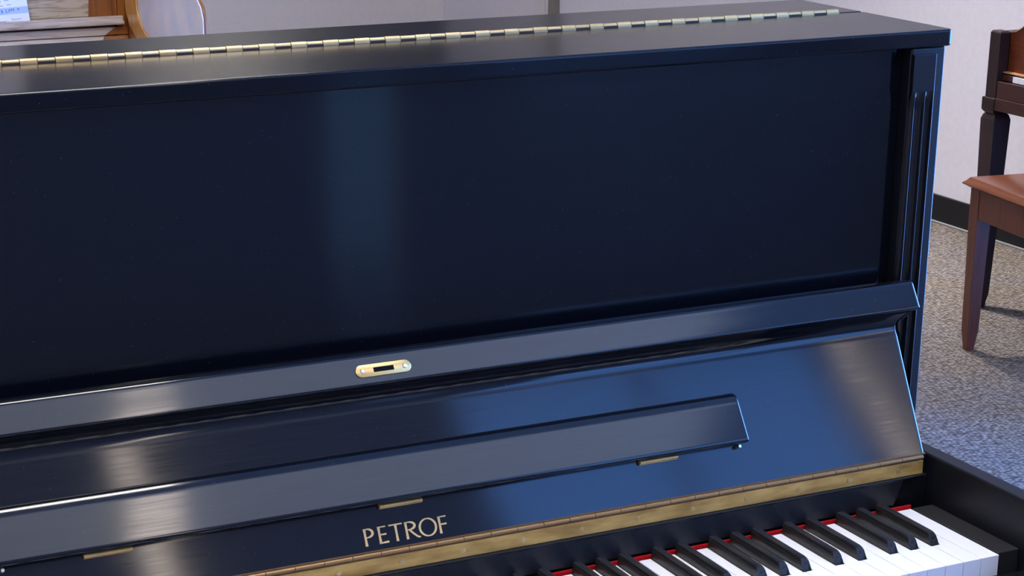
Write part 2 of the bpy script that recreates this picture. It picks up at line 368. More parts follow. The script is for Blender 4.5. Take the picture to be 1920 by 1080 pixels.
# lid: front and rear leaf
rc = 0.008; y0_ = 0.2395; lo = [(XR, 0.4035), (XLf, 0.4035)]
lo += [(XLf+rc-rc*math.cos(a), y0_+rc-rc*math.sin(a)) for a in [math.pi/2*i/8 for i in range(9)]]
lo += [(XR-rc+rc*math.sin(a), y0_+rc-rc*math.cos(a)) for a in [math.pi/2*i/8 for i in range(9)]]
bm = bmesh.new(); prism_z(bm, lo, LT-0.018, LT)
o = finish('lid_front', bm, M['black_top'], P, 0.0028, seg=4)
o = box('lid_rear', XLf, XR, 0.4065, 0.5314, LT-0.018, LT, M['black_top'], P, 0.0025, seg=4)
# lid hinge: knuckles alternate between the two leaves
bm = bmesh.new(); x = 0.043; i = 0
HL = mir(0.043)
slots = bmesh.new()
add_box(bm, HL, 0.043, 0.4055, 0.4085, LT-0.001, LT+0.0006)
while x-0.0172 > HL:
    cyl(bm, (x-0.0004, 0.4045, LT+0.0018), (x-0.0168, 0.4045, LT+0.0018), 0.0030 if i % 2 == 0 else 0.0026, 12)
    if i % 2 == 0: add_box(bm, x-0.0168, x-0.0004, 0.4005, 0.4040, LT-0.001, LT+0.0012)
    else: add_box(slots, x-0.0170, x-0.0002, 0.4008, 0.4016, LT-0.001, LT+0.0017)
    x -= 0.0172; i += 1
lidhinge = finish('lid_hinge', bm, M['brass_lid'], P, label='long bright brass hinge along the lid')
finish('hinge_slots', slots, M['slot_brown'], lidhinge, smooth=False)
# case sides
for s, nm in ((1, 'r'), (-1, 'l')):
    x0, x1 = 0.030, 0.0765
    if s < 0: x0, x1 = mir(x1), mir(x0)
    box('case_side', x0, x1, 0.2475, 0.527, 0.0, LT-0.0185, M['black_side'], P, 0.003)
    # fluted pilaster: cross-section across x, flat above, fluted below
    xs = []
    a, b = 0.030, 0.0600
    NX = 60
    zt = 0.4885+K
    rows = [(zt, 0.0), (zt-0.0395, 0.0), (zt-0.0405, 0.0), (zt-0.046, 0.35), (zt-0.052, 0.8), (zt-0.060, 1.0), (zt-0.061, 1.0), (0.05, 1.0)]
    def dep(x):
        d = 0
        for f0, f1 in ((0.0200, 0.0332), (0.0349, 0.0468), (0.0485, 0.0584)):
            if f0 < x < f1:
                u = (x-(f0+f1)/2)/((f1-f0)/2); d = 0.0058*math.sqrt(max(0, 1-u*u))
        return d
    bm = bmesh.new(); grid = []
    for z, f in rows:
        grid.append([bm.verts.new(((a+(b-a)*j/NX) if s > 0 else mir(a+(b-a)*j/NX), 0.2415+dep(a+(b-a)*j/NX)*f, z)) for j in range(NX+1)])
    for r0, r1 in zip(grid, grid[1:]):
        for j in range(NX): bm.faces.new((r0[j], r0[j+1], r1[j+1], r1[j]))
    xa, xb = (a, b) if s > 0 else (mir(a), mir(b))
    tb = [bm.verts.new((xx, 0.2475, z)) for z in (zt, 0.05) for xx in (xa, xb)]
    bm.faces.new(grid[0]+[tb[1], tb[0]])
    bm.faces.new([r[-1] for r in grid]+[tb[3], tb[1]])
    bm.faces.new([r[0] for r in grid]+[tb[2], tb[0]])
    finish('fluted_pilaster', bm, M['black_plain'], P, 0.0008, seg=2, angle=50)
# upper panel, lower panel, back, bottom
box('upper_panel', mir(0.0295), 0.0295, 0.262, 0.28, 0.18+K, LT-0.019, M['black'], P, 0.001)
box('lower_panel', mir(0.0295), 0.0295, 0.25, 0.268, 0.11, 0.60, M['black'], P, 0.002)
box('bottom_rail', mir(0.0295), 0.0295, 0.245, 0.275, 0.02, 0.105, M['black'], P, 0.002)
box('case_back', mir(0.0295), 0.0295, 0.49, 0.525, 0.02, LT-0.0185, M['mahogany_post'], P, 0.002)

# fallboard with cove and lip, standing open
d = Vector((0.2067-0.1607, 0.1453-0.0565)); d.normalize(); nrm = Vector((d.y, -d.x))     # nrm points back/down (inside the board)
prof = [(0.1580, 0.0600), (0.1583, 0.0575)]
prof = []
def chaikin(pts, rounds=2):
    for _ in range(rounds):
        q = [pts[0]]
        for (p0, e0), (p1, e1) in zip(pts, pts[1:]):
            q.append(((p0[0]*.75+p1[0]*.25, p0[1]*.75+p1[1]*.25), e0*.75+e1*.25)); q.append(((p0[0]*.25+p1[0]*.75, p0[1]*.25+p1[1]*.75), e0*.25+e1*.75))
        q.append(pts[-1]); pts = q
    return pts
front = [((0.1620, 0.0590), 0.0235)]
for t in (0.015, 0.05, 0.09, 0.134, 0.138):
    front.append(((0.1607+d.x*t, 0.0565+d.y*t), 0.0235))
front = front+chaikin([((0.1607+d.x*0.1395, 0.0565+d.y*0.1395), 0.0235), ((0.2280, 0.1860), 0.0235), ((0.2290, 0.1920), 0.0240), ((0.2265, 0.1985), 0.0270), ((0.2200, 0.2065), 0.0345), ((0.2125, 0.2105), 0.0405), ((0.2103, 0.2130), 0.0415), ((0.2119, 0.2156), 0.0415)])
front += [((0.2124, 0.2164), 0.0415), ((0.2180, 0.2250), 0.0415), ((0.2236, 0.2336), 0.0415)]
front += chaikin([((0.2241, 0.2344), 0.0415), ((0.2268, 0.2385), 0.0415), ((0.2310, 0.2398), 0.0415), ((0.2365, 0.2400), 0.0410)])
back = [((0.2400, 0.2380), 0.040), ((0.2405, 0.2050), 0.0285), ((0.2398, 0.1850), 0.0235), ((0.2260, 0.1400), 0.0235), ((0.1830, 0.0560), 0.0235), ((0.1700, 0.0560), 0.0235)]
allp = front+back
bm = bmesh.new()
prism_round(bm, [(p[0], p[1]+K) for p, e in allp], [mir(e) for p, e in allp], [e for p, e in allp], 0.0046, 7, len(front))
FB = finish('fallboard', bm, M['black'], P, 0, angle=50)
# bottom hinge of the fallboard
bm = bmesh.new(); x = 0.019; i = 0; HX = mir(0.019)
while x-0.03 > HX:
    cyl(bm, (x-0.0003, 0.1600, 0.0555+K), (x-0.0297, 0.1600, 0.0555+K), 0.0024, 10)
    x -= 0.03; i += 1
add_box(bm, mir(0.023), 0.0230, 0.1612, 0.1640, 0.0578+K, 0.0592+K)
fh = finish('fallboard_hinge', bm, M['brass_brown'], P, label='aged brass piano hinge at the foot of the fallboard')
box('hinge_leaf', HX, 0.019, 0.1585, 0.1600, 0.0365+K, 0.0520+K, M['brass_old'], fh, 0.0003)
bm = bmesh.new(); add_box(bm, HX, 0.019, 0.1598, 0.1612, 0.0517+K, 0.0537+K); finish('hinge_gap', bm, M['brass_dark'], fh, smooth=False)
sx = -0.0145
while sx > HX:
    bm = bmesh.new(); cyl(bm, (sx, 0.1586, 0.0440+K), (sx, 0.1578, 0.0440+K), 0.0027, 14)
    add_box(bm, sx-0.0004, sx+0.0004, 0.1573, 0.1579, 0.0420+K, 0.0460+K)
    finish('screw', bm, M['brass_lid'], fh); sx -= 0.0672
# board under the hinge (angled right end, as is its mirror image)
bm = bmesh.new()
bp = [(0.1560, 0.0050), (0.1560, 0.0330), (0.1545, 0.0345), (0.1545, 0.0362), (0.1800, 0.0362), (0.1800, 0.0050)]
be = [-0.020, -0.0085, -0.0080, 0.0230, 0.0230, -0.020]
prism_x(bm, kz(bp), [mir(e) for e in be], be)
finish('key_cover_board', bm, M['black_dull'], P, 0.0006)
for s in (1, -1):
    xa, xb = (-0.0200, 0.0300) if s > 0 else (mir(0.0300), mir(-0.0200))
    bm = bmesh.new(); bl = [(0.1640, -0.03), (0.1640, 0.030), (0.1780, 0.0355), (0.1900, 0.0355), (0.1900, -0.03)]
    prism_x(bm, kz(bl), xa, xb); finish('end_block', bm, M['black_plain'], P, 0.001)
# red felt
box('felt_strip', mir(0.0015), 0.0015, 0.1515, 0.1545, -0.006+K, 0.0035+K, M['felt'], P, 0.0005)
# folded music shelf
L0 = 0.1607; Z0 = 0.0565
def onfb(t, off): return (L0+d.x*t-nrm.x*off, Z0+d.y*t-nrm.y*off)
ms = [onfb(0.0465, 0.0035), onfb(0.0465, 0.0148), onfb(0.0475, 0.0160), onfb(0.0500, 0.0163), onfb(0.0515, 0.01612), onfb(0.0885, 0.01174), onfb(0.090, 0.01156), onfb(0.0945, 0.0106), onfb(0.0980, 0.0090), onfb(0.1005, 0.0066), onfb(0.1020, 0.0030), onfb(0.1015, 0.0012), onfb(0.08, 0.0010), onfb(0.0480, 0.0010)]
bm = bmesh.new()
SX = -0.2075
prism_round(bm, kz(ms), mir(SX), SX, 0.0038, 6)
MS = finish('music_shelf', bm, M['black'], P, 0, angle=50)
for hx in (-0.315, -0.611, -0.907):
    bm = bmesh.new()
    p1 = onfb(0.0445, 0.0028)
    cyl(bm, (hx-0.0230, p1[0], p1[1]+K), (hx+0.0230, p1[0], p1[1]+K), 0.0021, 12)
    q = [onfb(0.0420, 0.0002), onfb(0.0420, 0.0014), onfb(0.0475, 0.0014), onfb(0.0475, 0.0002)]
    prism_x(bm, kz(q), hx-0.0230, hx+0.0230)
    finish('shelf_hinge', bm, M['brass'], MS, label='short brass hinge')
for px in (-0.2165, mir(-0.2165)):
    a = onfb(0.0440, 0.000); b = onfb(0.0440, 0.0075)
    bm = bmesh.new(); cyl(bm, (px, a[0], a[1]+K), (px, b[0], b[1]+K), 0.0022, 12, 0.0017)
    finish('rest_stud', bm, M['steel'], FB)
# lock plate on the lip
lp0 = Vector((0.2119, 0.2156)); lp1 = Vector((0.2241, 0.2344)); dd = (lp1-lp0).normalized(); ln = Vector((-dd.y, dd.x))
mid = lp0+dd*0.0110
def lipp(u, v, off): 
    q = mid+dd*v+ln*off; return (XC+u, q.x, q.y+K)
def stadium(w, h, n=10):
    pts = []
    for i in range(n+1):
        a = -math.pi/2+math.pi*i/n; pts.append((w/2-h/2+math.cos(a)*h/2, math.sin(a)*h/2))
    for i in range(n+1):
        a = math.pi/2+math.pi*i/n; pts.append((-w/2+h/2+math.cos(a)*h/2, math.sin(a)*h/2))
    return pts
bm = bmesh.new()
out = stadium(0.0590, 0.0126); inn = [(0.0108, -0.0024), (0.0108, 0.0024), (-0.0108, 0.0024), (-0.0108, -0.0024)]
loft(bm, [[lipp(u, v, 0.0002) for u, v in out], [lipp(u, v, 0.0012) for u, v in out], [lipp(u*0.985, v*0.93, 0.0015) for u, v in out]])
LP = finish('lock_plate', bm, M['brass_plate'], FB, label='brass lock plate with a slot')
bm = bmesh.new(); loft(bm, [[lipp(u, v, 0.0014) for u, v in inn], [lipp(u, v, 0.0017) for u, v in inn]]); finish('lock_slot', bm, M['hole'], LP, smooth=False) if False else finish('lock_slot', bm, M['hole'], FB, smooth=False)
for su in (-0.0225, 0.0225):
    bm = bmesh.new(); a = Vector(lipp(su, 0, 0.0014)); b = Vector(lipp(su, 0, 0.0024)); cyl(bm, a, b, 0.0026, 14, 0.0016)
    finish('plate_screw', bm, M['steel'], FB)

# gold lettering on the fallboard
def stroke(bm, pts, ws, t0=0.0, cap=0.0006):
    """flat ribbon with varying width lying on the fallboard face, u along x, v up the face"""
    V = []
    for i, (u, v) in enumerate(pts):
        a = Vector(pts[max(0, i-1)]); b = Vector(pts[min(len(pts)-1, i+1)]); tt = (b-a).normalized(); nn = Vector((-tt.y, tt.x))
        V.append((Vector((u, v))+nn*ws[i]/2, Vector((u, v))-nn*ws[i]/2))
    vs = []
    for a, b in V:
        row = []
        for q in (a, b):
            for off in (0.00005, 0.00035):
                y, z = onfb(t0+q.y, off); row.append(bm.verts.new((q.x, y, z+K)))
        vs.append(row)
    for r, s in zip(vs, vs[1:]):
        bm.faces.new((r[1], r[3], s[3], s[1])); bm.faces.new((r[0], r[1], s[1], s[0])); bm.faces.new((r[2], r[3], s[3], s[2])); bm.faces.new((r[0], r[2], s[2], s[0]))
    bm.faces.new((vs[0][0], vs[0][1], vs[0][3], vs[0][2])); bm.faces.new((vs[-1][0], vs[-1][1], vs[-1][3], vs[-1][2]))
LH = 0.0172; T0 = 0.0082; TK, TN = 0.0026, 0.0012
def letter(name, x, strokes):
    bm = bmesh.new()
    for pts, w0, w1 in strokes:
        n = len(pts); stroke(bm, [(x+u, v) for u, v in pts], [w0+(w1-w0)*(i/(n-1)) for i in range(n)] if not callable(w0) else [w0(i/(n-1)) for i in range(n)], T0)
    o = finish('gold_lettering', bm, M['gold'], FB, smooth=False); return o
def arc(cx, cy, rx, ry, a0, a1, n=18): return [(cx+rx*math.cos(math.radians(a0+(a1-a0)*i/n)), cy+ry*math.sin(math.radians(a0+(a1-a0)*i/n))) for i in range(n+1)]
X0 = -0.6550
sw = lambda t: TN+(TK-TN)*abs(math.sin(math.pi*t))
stem = lambda u: ([(u, 0.0), (u, LH*0.35), (u, LH*0.7), (u, LH)], lambda t: TK*(1.08-0.25*math.sin(math.pi*t)), 0)
letter('P', X0, [stem(0.0016), ([(0.0014, LH-0.0006), (0.0042, LH-0.0005)], TN, TN), (arc(0.0042, LH*0.73, 0.0056, LH*0.24, 90, -90), sw, 0), ([(0.0042, LH*0.49), (0.0018, LH*0.47)], TN, TN)])
letter('E', X0+0.0150, [stem(0.0016), ([(0.0008, LH-0.0006), (0.0092, LH-0.0005)], TN, TN*1.1), ([(0.0010, LH*0.53), (0.0090, LH*0.53)], TN, TN*1.4), ([(0.0008, 0.0008), (0.0104, 0.0012)], TN*1.2, TN*1.7)])
letter('T', X0+0.0275, [([(0.0, LH-0.0006), (0.0145, LH-0.0005)], TN*1.1, TN*1.1), stem(0.0072)])
letter('R', X0+0.0440, [stem(0.0016), ([(0.0014, LH-0.0006), (0.0048, LH-0.0005)], TN, TN), (arc(0.0048, LH*0.755, 0.0062, LH*0.215, 90, -90), sw, 0), ([(0.0048, LH*0.54), (0.0018, LH*0.53)], TN, TN), ([(0.0046, LH*0.54), (0.0090, LH*0.25), (0.0128, 0.0010), (0.0152, 0.0004)], TK*0.8, TK*0.6)])
letter('O', X0+0.0595, [(arc(0.0092, LH*0.5, 0.0087, LH*0.5, 0, 360, 40), lambda t: TN+(TK-TN)*0.8*abs(math.cos(2*math.pi*t)), 0)])
letter('F', X0+0.0802, [stem(0.0016), ([(0.0008, LH-0.0006), (0.0094, LH-0.0005)], TN, TN*1.1), ([(0.0010, LH*0.53), (0.0090, LH*0.53)], TN, TN*1.5)])

# arms, key blocks, key bed, key slip
for s in (1, -1):
    def xr(a, b): return (a, b) if s > 0 else (mir(b), mir(a))
    bm = bmesh.new()
    ap = [(0.2470, -0.115), (0.2470, 0.0555), (-0.030, 0.0555), (-0.060, 0.052), (-0.080, 0.040), (-0.088, 0.02), (-0.088, -0.115)]
    prism_x(bm, kz(ap), *xr(0.0305, 0.0525)); finish('arm', bm, M['black_dull'], P, 0.003, seg=4, angle=28)
    box('key_block', *xr(0.0012, 0.0300), 0.0040, 0.1500, -0.040+K, 0.0005+K, M['block_black'], P, 0.0012)
    # front leg under the key bed
    lx0, lx1 = xr(0.000, 0.050)
    bm = bmesh.new(); cxm = (lx0+lx1)/2
    loft(bm, [[(cxm+a*h, -0.035+b*h, z) for a, b in ((-1, -1), (1, -1), (1, 1), (-1, 1))] for z, h in ((0.06, 0.018), (0.30, 0.021), (0.56, 0.026), (0.615, 0.026))])
    finish('leg', bm, M['black_plain'], P, 0.002)
    box('toe_block', lx0, lx1, -0.08, 0.30, 0.0, 0.06, M['black_plain'], P, 0.004)
box('key_bed', mir(0.0305), 0.0305, -0.075, 0.47, -0.115+K, -0.060+K, M['black_plain'], P, 0.003)
box('key_slip', mir(0.0303), 0.0303, -0.034, -0.0045, -0.060+K, -0.0205+K, M['black_plain'], P, 0.002)
for px in (XC-0.07, XC, XC+0.07):
    bm = bmesh.new()
    loft(bm, [[(px+a*hw, y, 0.045+zz+b*0.004) for a, b in ((-1, -1), (1, -1), (1, 1), (-1, 1))] for y, hw, zz in ((0.25, 0.010, 0), (0.19, 0.011, 0.004), (0.14, 0.017, 0.004), (0.11, 0.019, 0.001), (0.10, 0.012, 0.0))])
    finish('pedal', bm, M['brass'], P, 0.001)

# keys: 52 white, 36 black; C8 is the rightmost
KW = 0.0235
BK = {1: 0.0028, 3: -0.0028, 6: 0.0035, 8: 0.0, 10: -0.0035}       # offset of the black key centre from the boundary (mirrored sign below)
whites = []      # (midi, index from right)
midi = 108; wi = 0
blacks = []
while midi >= 21:
    pc = midi % 12
    if pc in (0, 2, 4, 5, 7, 9, 11): whites.append((midi, wi)); wi += 1
    else: blacks.append((midi, wi))       # boundary at right edge index wi
    midi -= 1
offs = {1: -0.0030, 3: 0.0030, 6: -0.0035, 8: 0.0, 10: 0.0035}
bc = {mi: (-KW*w_ + offs[mi % 12]) for mi, w_ in blacks}
for mi, w_ in whites:
    x1 = -KW*w_-0.0004; x0 = -KW*(w_+1)+0.0004
    cr_ = bc.get(mi+1); cl_ = bc.get(mi-1)
    xr_ = x1 if cr_ is None else cr_-0.0063
    xl_ = x0 if cl_ is None else cl_+0.0063
    pts = [(x0, 0.0), (x1, 0.0), (x1, 0.0505)]
    if xr_ < x1: pts.append((xr_, 0.0505))
    pts += [(xr_, 0.1500), (xl_, 0.1500)]
    if xl_ > x0: pts.append((xl_, 0.0505))
    pts.append((x0, 0.0505))
    bm = bmesh.new(); prism_z(bm, pts, -0.0235+K, 0.0+K)
    finish('white_key', bm, M['ivory'], P, 0.0005, seg=2)
BW, TW = 0.0056, 0.0046
bm = bmesh.new()
rings = [[(-BW, 0.0, -0.018), (BW, 0.0, -0.018), (BW, 0.0, 0.0), (TW, 0.0040, 0.0080), (TW*0.8, 0.0075, 0.0112), (-TW*0.8, 0.0075, 0.0112), (-TW, 0.0040, 0.0080), (-BW, 0.0, 0.0)],
         [(-BW, 0.012, -0.018), (BW, 0.012, -0.018), (BW, 0.012, 0.0), (TW*1.04, 0.012, 0.0100), (TW*0.85, 0.012, 0.0118), (-TW*0.85, 0.012, 0.0118), (-TW*1.04, 0.012, 0.0100), (-BW, 0.012, 0.0)],
         [(-BW, 0.098, -0.018), (BW, 0.098, -0.018), (BW, 0.098, 0.0), (TW*1.04, 0.098, 0.0108), (TW*0.85, 0.098, 0.0125), (-TW*0.85, 0.098, 0.0125), (-TW*1.04, 0.098, 0.0108), (-BW, 0.098, 0.0)]]
loft(bm, rings)
proto = finish('black_key', bm, M['ebony'], P, 0.0006, seg=2, angle=50)
first = True
for mi, w_ in blacks:
    o = proto if first else proto.copy()
    if not first: COL.objects.link(o); o.parent = P
    first = False
    o.location = (bc[mi], 0.0525, K)

# ------------------------------------------------------------------ oak piano behind
OY = 3.0; OXR = -0.03
OP = thing('oak_piano', 'grained oak piano with pale painted sheen behind the black piano, holding a price card', 'piano', (0, 0, 0))
OXL = OXR-1.40
box('front_panel', OXL, -0.052, OY, OY+0.02, 0.2165+K, 0.40+K, M['oak_sheen_pale'], OP, 0.001)
bm = bmesh.new()   # brown right end of the panel where the painted sheen stops, its left edge slightly slanted
loft(bm, [[(-0.119, OY-0.0015, 0.2165+K), (-0.0525, OY-0.0015, 0.2165+K), (-0.0525, OY+0.004, 0.2165+K), (-0.119, OY+0.004, 0.2165+K)],
          [(-0.104, OY-0.0015, 0.40+K), (-0.0525, OY-0.0015, 0.40+K), (-0.0525, OY+0.004, 0.40+K), (-0.104, OY+0.004, 0.40+K)]])
finish('panel_beyond_sheen', bm, M['oak_brown'], OP, 0.0004)
box('corner_stile', -0.0515, OXR, OY-0.004, OY+0.02, 0.16+K, 0.40+K, M['oak_brown'], OP, 0.001)
bm = bmesh.new()
sh = [(OY-0.001, 0.1975), (OY-0.020, 0.1975), (OY-0.022, 0.1995), (OY-0.022, 0.2040), (OY-0.020, 0.2058), (OY-0.014, 0.2062), (OY-0.013, 0.2080), (OY-0.013, 0.2140), (OY-0.011, 0.2160), (OY-0.001, 0.2165)]
prism_x(bm, kz(sh), OXL, -0.042); finish('music_ledge', bm, M['oak_sheen_grey'], OP, 0.0008)
box('case_front', OXL, OXR, OY+0.006, OY+0.03, 0.02, 0.196+K, M['mahogany_post'], OP, 0.001)
bm = bmesh.new(); fb = [(OY-0.004, 0.1925), (OY-0.010, 0.1915), (OY-0.010, 0.1745), (OY-0.005, 0.1735), (OY+0.006, 0.1735), (OY+0.006, 0.1925)]
prism_x(bm, kz(fb), OXL, [-0.060, -0.060, -0.085, -0.085, -0.085, -0.060]); finish('fallboard_rail', bm, M['oak_sheen_grey'], OP, 0.0006)
bm = bmesh.new(); prism_x(bm, kz([(OY-0.003, 0.1924), (OY-0.008, 0.1912), (OY-0.008, 0.1747), (OY-0.004, 0.1737), (OY+0.004, 0.1737), (OY+0.004, 0.1924)]), -0.092, OXR); finish('rail_end', bm, M['oak_brown'], OP, 0.0004)  # brown rail end, left free of the painted sheen
bm = bmesh.new(); fb = [(OY-0.006, 0.1728), (OY-0.030, 0.130), (OY-0.060, 0.04), (OY-0.045, 0.04), (OY+0.006, 0.1728)]
prism_x(bm, kz(fb), OXL, [-0.085, -0.115, -0.16, -0.16, -0.085]); finish('fallboard', bm, M['oak_sheen_grey'], OP, 0.0006)
bm = bmesh.new(); prism_x(bm, kz([(OY-0.004, 0.1726), (OY-0.028, 0.130), (OY-0.058, 0.04), (OY-0.043, 0.04), (OY+0.004, 0.1726)]), -0.17, OXR); finish('fallboard_end', bm, M['oak_brown'], OP, 0.0004)  # brown fallboard end past the slanted edge of the painted sheen
for s in (1, -1):
    def ox(a, b): return (a, b) if s > 0 else (OXL+OXR-b, OXL+OXR-a)
    cp = [(3.42, -0.72), (3.42, 0.43), (2.96, 0.43), (2.95, 0.313), (2.52, 0.313), (2.49, 0.306), (2.47, 0.293), (2.458, 0.270), (2.456, 0.10), (2.50, -0.02), (2.94, -0.06), (2.96, -0.72)]
    bm = bmesh.new(); prism_x(bm, kz(cp), *ox(OXR+0.001, OXR+0.009)); finish('case_side', bm, M['oak_brown'], OP, 0.004)
    # inner face of the arm, pale gloss painted into its colour, with a curved back edge
    ip = [(2.904, 0.300), (2.900, 0.240), (2.886, 0.218), (2.874, 0.206), (2.850, 0.195), (2.811, 0.187), (2.76, 0.181), (2.47, 0.175), (2.458, 0.185), (2.458, 0.271), (2.471, 0.293), (2.491, 0.305), (2.52, 0.311)]
    bm = bmesh.new(); prism_x(bm, kz(ip), *ox(OXR-0.002, OXR+0.001)); finish('arm_face', bm, M['arm_sheen'], OP, 0.0006)
    bd = [(2.995, 0.30), (2.992, 0.250), (2.985, 0.222), (2.962, 0.197), (2.911, 0.174), (2.86, 0.165), (2.80, 0.162), (2.80, 0.1835), (2.811, 0.1862), (2.850, 0.1942), (2.875, 0.2055), (2.888, 0.218), (2.902, 0.240), (2.906, 0.300)]
    bm = bmesh.new(); prism_x(bm, kz(bd), *ox(OXR-0.006, OXR+0.001)); finish('curved_moulding', bm, M['oak_orange'], OP, 0.002)
box('case_top', OXL-0.035, OXR+0.035, 2.94, 3.44, 0.43+K, 0.452+K, M['oak_brown'], OP, 0.004)
box('case_back', OXL, OXR, 3.39, 3.42, 0.02, 0.43+K, M['oak_brown'], OP, 0.002)
box('key_bed', OXL, OXR, 2.46, 2.96, -0.10+K, -0.05+K, M['oak_brown'], OP, 0.003)
bm = bmesh.new()
for i in range(52): add_box(bm, OXR-0.06-0.0235*(i+1)+0.0005, OXR-0.06-0.0235*i, 2.50, 2.65, -0.05+K, -0.022+K)
kk = finish('key_row', bm, M['ivory'], OP, smooth=False)
# price card
PC = thing('price_card', 'white and light blue price card with blue handwriting on the oak piano', 'price card', (0, 0, 0))
cy_ = OY-0.0145
def card(u, v, off=0.0):
    """u from the right edge leftwards (m), v up from the bottom edge; the card leans back on the panel and is slightly turned"""
    x = -0.2530-u+v*0.0-0.10*v; z = 0.2175+v-0.045*u*0; y = OY-0.0085+v*0.03-off
    return (x, y, z-0.004*(u/0.1)+K-0.0025)
def cardquad(name, u0, u1, v0, v1, off, th, m_, parent):
    bm = bmesh.new()
    loft(bm, [[card(u, v, off) for u, v in ((u0, v0), (u1, v0), (u1, v1), (u0, v1))], [card(u, v, off+th) for u, v in ((u0, v0), (u1, v0), (u1, v1), (u0, v1))]])
    return finish(name, bm, m_, parent, smooth=False)
cardquad('card', 0, 0.125, 0, 0.085, 0, 0.0006, M['paper'], PC)
cardquad('blue_band', 0, 0.125, 0.0185, 0.0330, 0.0006, 0.0001, M['paper_blue'], PC)
bm = bmesh.new()
def ink(pts, w_=0.0008):
    for (a, b) in zip(pts, pts[1:]):
        A = Vector(a); B = Vector(b); t = (B-A); 
        if t.length < 1e-6: continue
        t.normalize(); n_ = Vector((-t.y, t.x))*w_/2; A -= t*w_*0.3; B += t*w_*0.3
        q = [A+n_, B+n_, B-n_, A-n_]
        loft(bm, [[card(p.x, p.y, 0.0007) for p in q], [card(p.x, p.y, 0.0009) for p in q]])
def mirror(pts, ox_, oy_, s=1.0): return [(ox_-x*s, oy_+y*s) for x, y in pts]    # x to the right on the card
# "$ 2,895 00"
g = 0.001
ink(mirror([(3.2, 5), (0.6, 5.4), (0.3, 3.6), (3, 2.6), (2.8, 0.8), (0, 0.8)], 0.0600, 0.0225, g), 0.0010); ink(mirror([(1.8, 6.4), (1.4, -0.4)], 0.0600, 0.0225, g), 0.0008)
ink(mirror([(0, 4.6), (1.2, 5.6), (2.6, 5.0), (2.4, 3.4), (0, 0.2), (3.6, 0.2)], 0.0505, 0.0232, g), 0.0009)
ink(mirror([(0, 0.8), (-0.5, -0.6)], 0.0452, 0.0232, g), 0.0008)
ink(mirror([(1.6, 3), (0.2, 4.6), (1.6, 5.6), (2.8, 4.6), (0.4, 1.6), (1.4, 0.2), (3, 1.2), (1.6, 3)], 0.0435, 0.0238, g), 0.0009)
ink(mirror([(2.6, 4.6), (1.2, 5.4), (0.2, 4.2), (1.4, 3), (2.6, 4.2), (2.6, 2), (2.2, 0.2)], 0.0385, 0.0244, g), 0.0009)
ink(mirror([(3.2, 5.4), (0.6, 5.4), (0.4, 3.4), (2.4, 3.2), (2.6, 1), (0.4, 0.4)], 0.0340, 0.0246, g), 0.0009)
for dx_ in (0, 0.0026): ink(mirror([(1, 3), (0, 2), (1, 0.8), (2, 1.8), (1, 3)], 0.0240-dx_, 0.0268, g), 0.0008)
ink(mirror([(0, 0), (5.2, 0.2)], 0.0245, 0.0262, g), 0.0005)
def scribble(x0, y0, n_, amp=0.0012, step=0.0011, lead=True):
    pts = [(x0, y0+(0.004 if lead else 0))]
    for i in range(n_): pts.append((x0-step*(i+0.5), y0+(amp if i % 2 else 0)+0.0002*random.random()))
    ink(pts, 0.0006)
scribble(0.0800, 0.0035, 26); scribble(0.0395, 0.0062, 19)
scribble(0.0900, 0.0372, 34, lead=False); scribble(0.0460, 0.0385, 9, lead=False)
scribble(0.0800, 0.0470, 22); scribble(0.0500, 0.0480, 10)
finish('handwriting', bm, M['ink'], PC, smooth=False)

# ------------------------------------------------------------------ cherry bench at the right
BN = thing('piano_bench', 'reddish brown wooden piano bench with tapered legs and moulded top', 'bench', (2.088, 2.607, 0), math.radians(-8.5))
BL, BW_ = 0.76, 0.37
def ring(x0, x1, y0, y1, z): return [(x0, y0, z), (x1, y0, z), (x1, y1, z), (x0, y1, z)]
bm = bmesh.new()
tp = [(0.004, 0.440), (0.000, 0.4445), (0.0, 0.4500), (0.006, 0.4555), (0.012, 0.4600), (0.013, 0.4640), (0.016, 0.4660)]
tp = [(0.012, 0.4410), (0.008, 0.4440), (0.000, 0.4475), (0.0, 0.4510), (0.007, 0.4565), (0.013, 0.4640), (0.015, 0.4665)]
loft(bm, [ring(i_, BW_-i_, -BL+i_, -i_, z) for i_, z in tp])
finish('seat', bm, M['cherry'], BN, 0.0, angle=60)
for lx in (0.016, BW_-0.016-0.042):
    for ly in (-0.020-0.042, -BL+0.020):
        bm = bmesh.new(); c0 = lx+0.021; c1 = ly+0.021
        rr = []
        for z, h in ((0.0, 0.0105), (0.012, 0.0115), (0.055, 0.0165), (0.20, 0.0185), (0.352, 0.021), (0.4405, 0.021)):
            rr.append([(c0-h, c1-h, z), (c0+h, c1-h, z), (c0+h, c1+h, z), (c0-h, c1+h, z)])
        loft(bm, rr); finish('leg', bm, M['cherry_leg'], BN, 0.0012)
for nm, a in (('apron', (0.058, BW_-0.058, -0.040, -0.022)), ('apron', (0.058, BW_-0.058, -BL+0.022, -BL+0.040)), ('apron', (0.018, 0.036, -BL+0.062, -0.062)), ('apron', (BW_-0.036, BW_-0.018, -BL+0.062, -0.062))):
    box(nm, *a, 0.362, 0.4405, M['cherry_leg'], BN, 0.001)

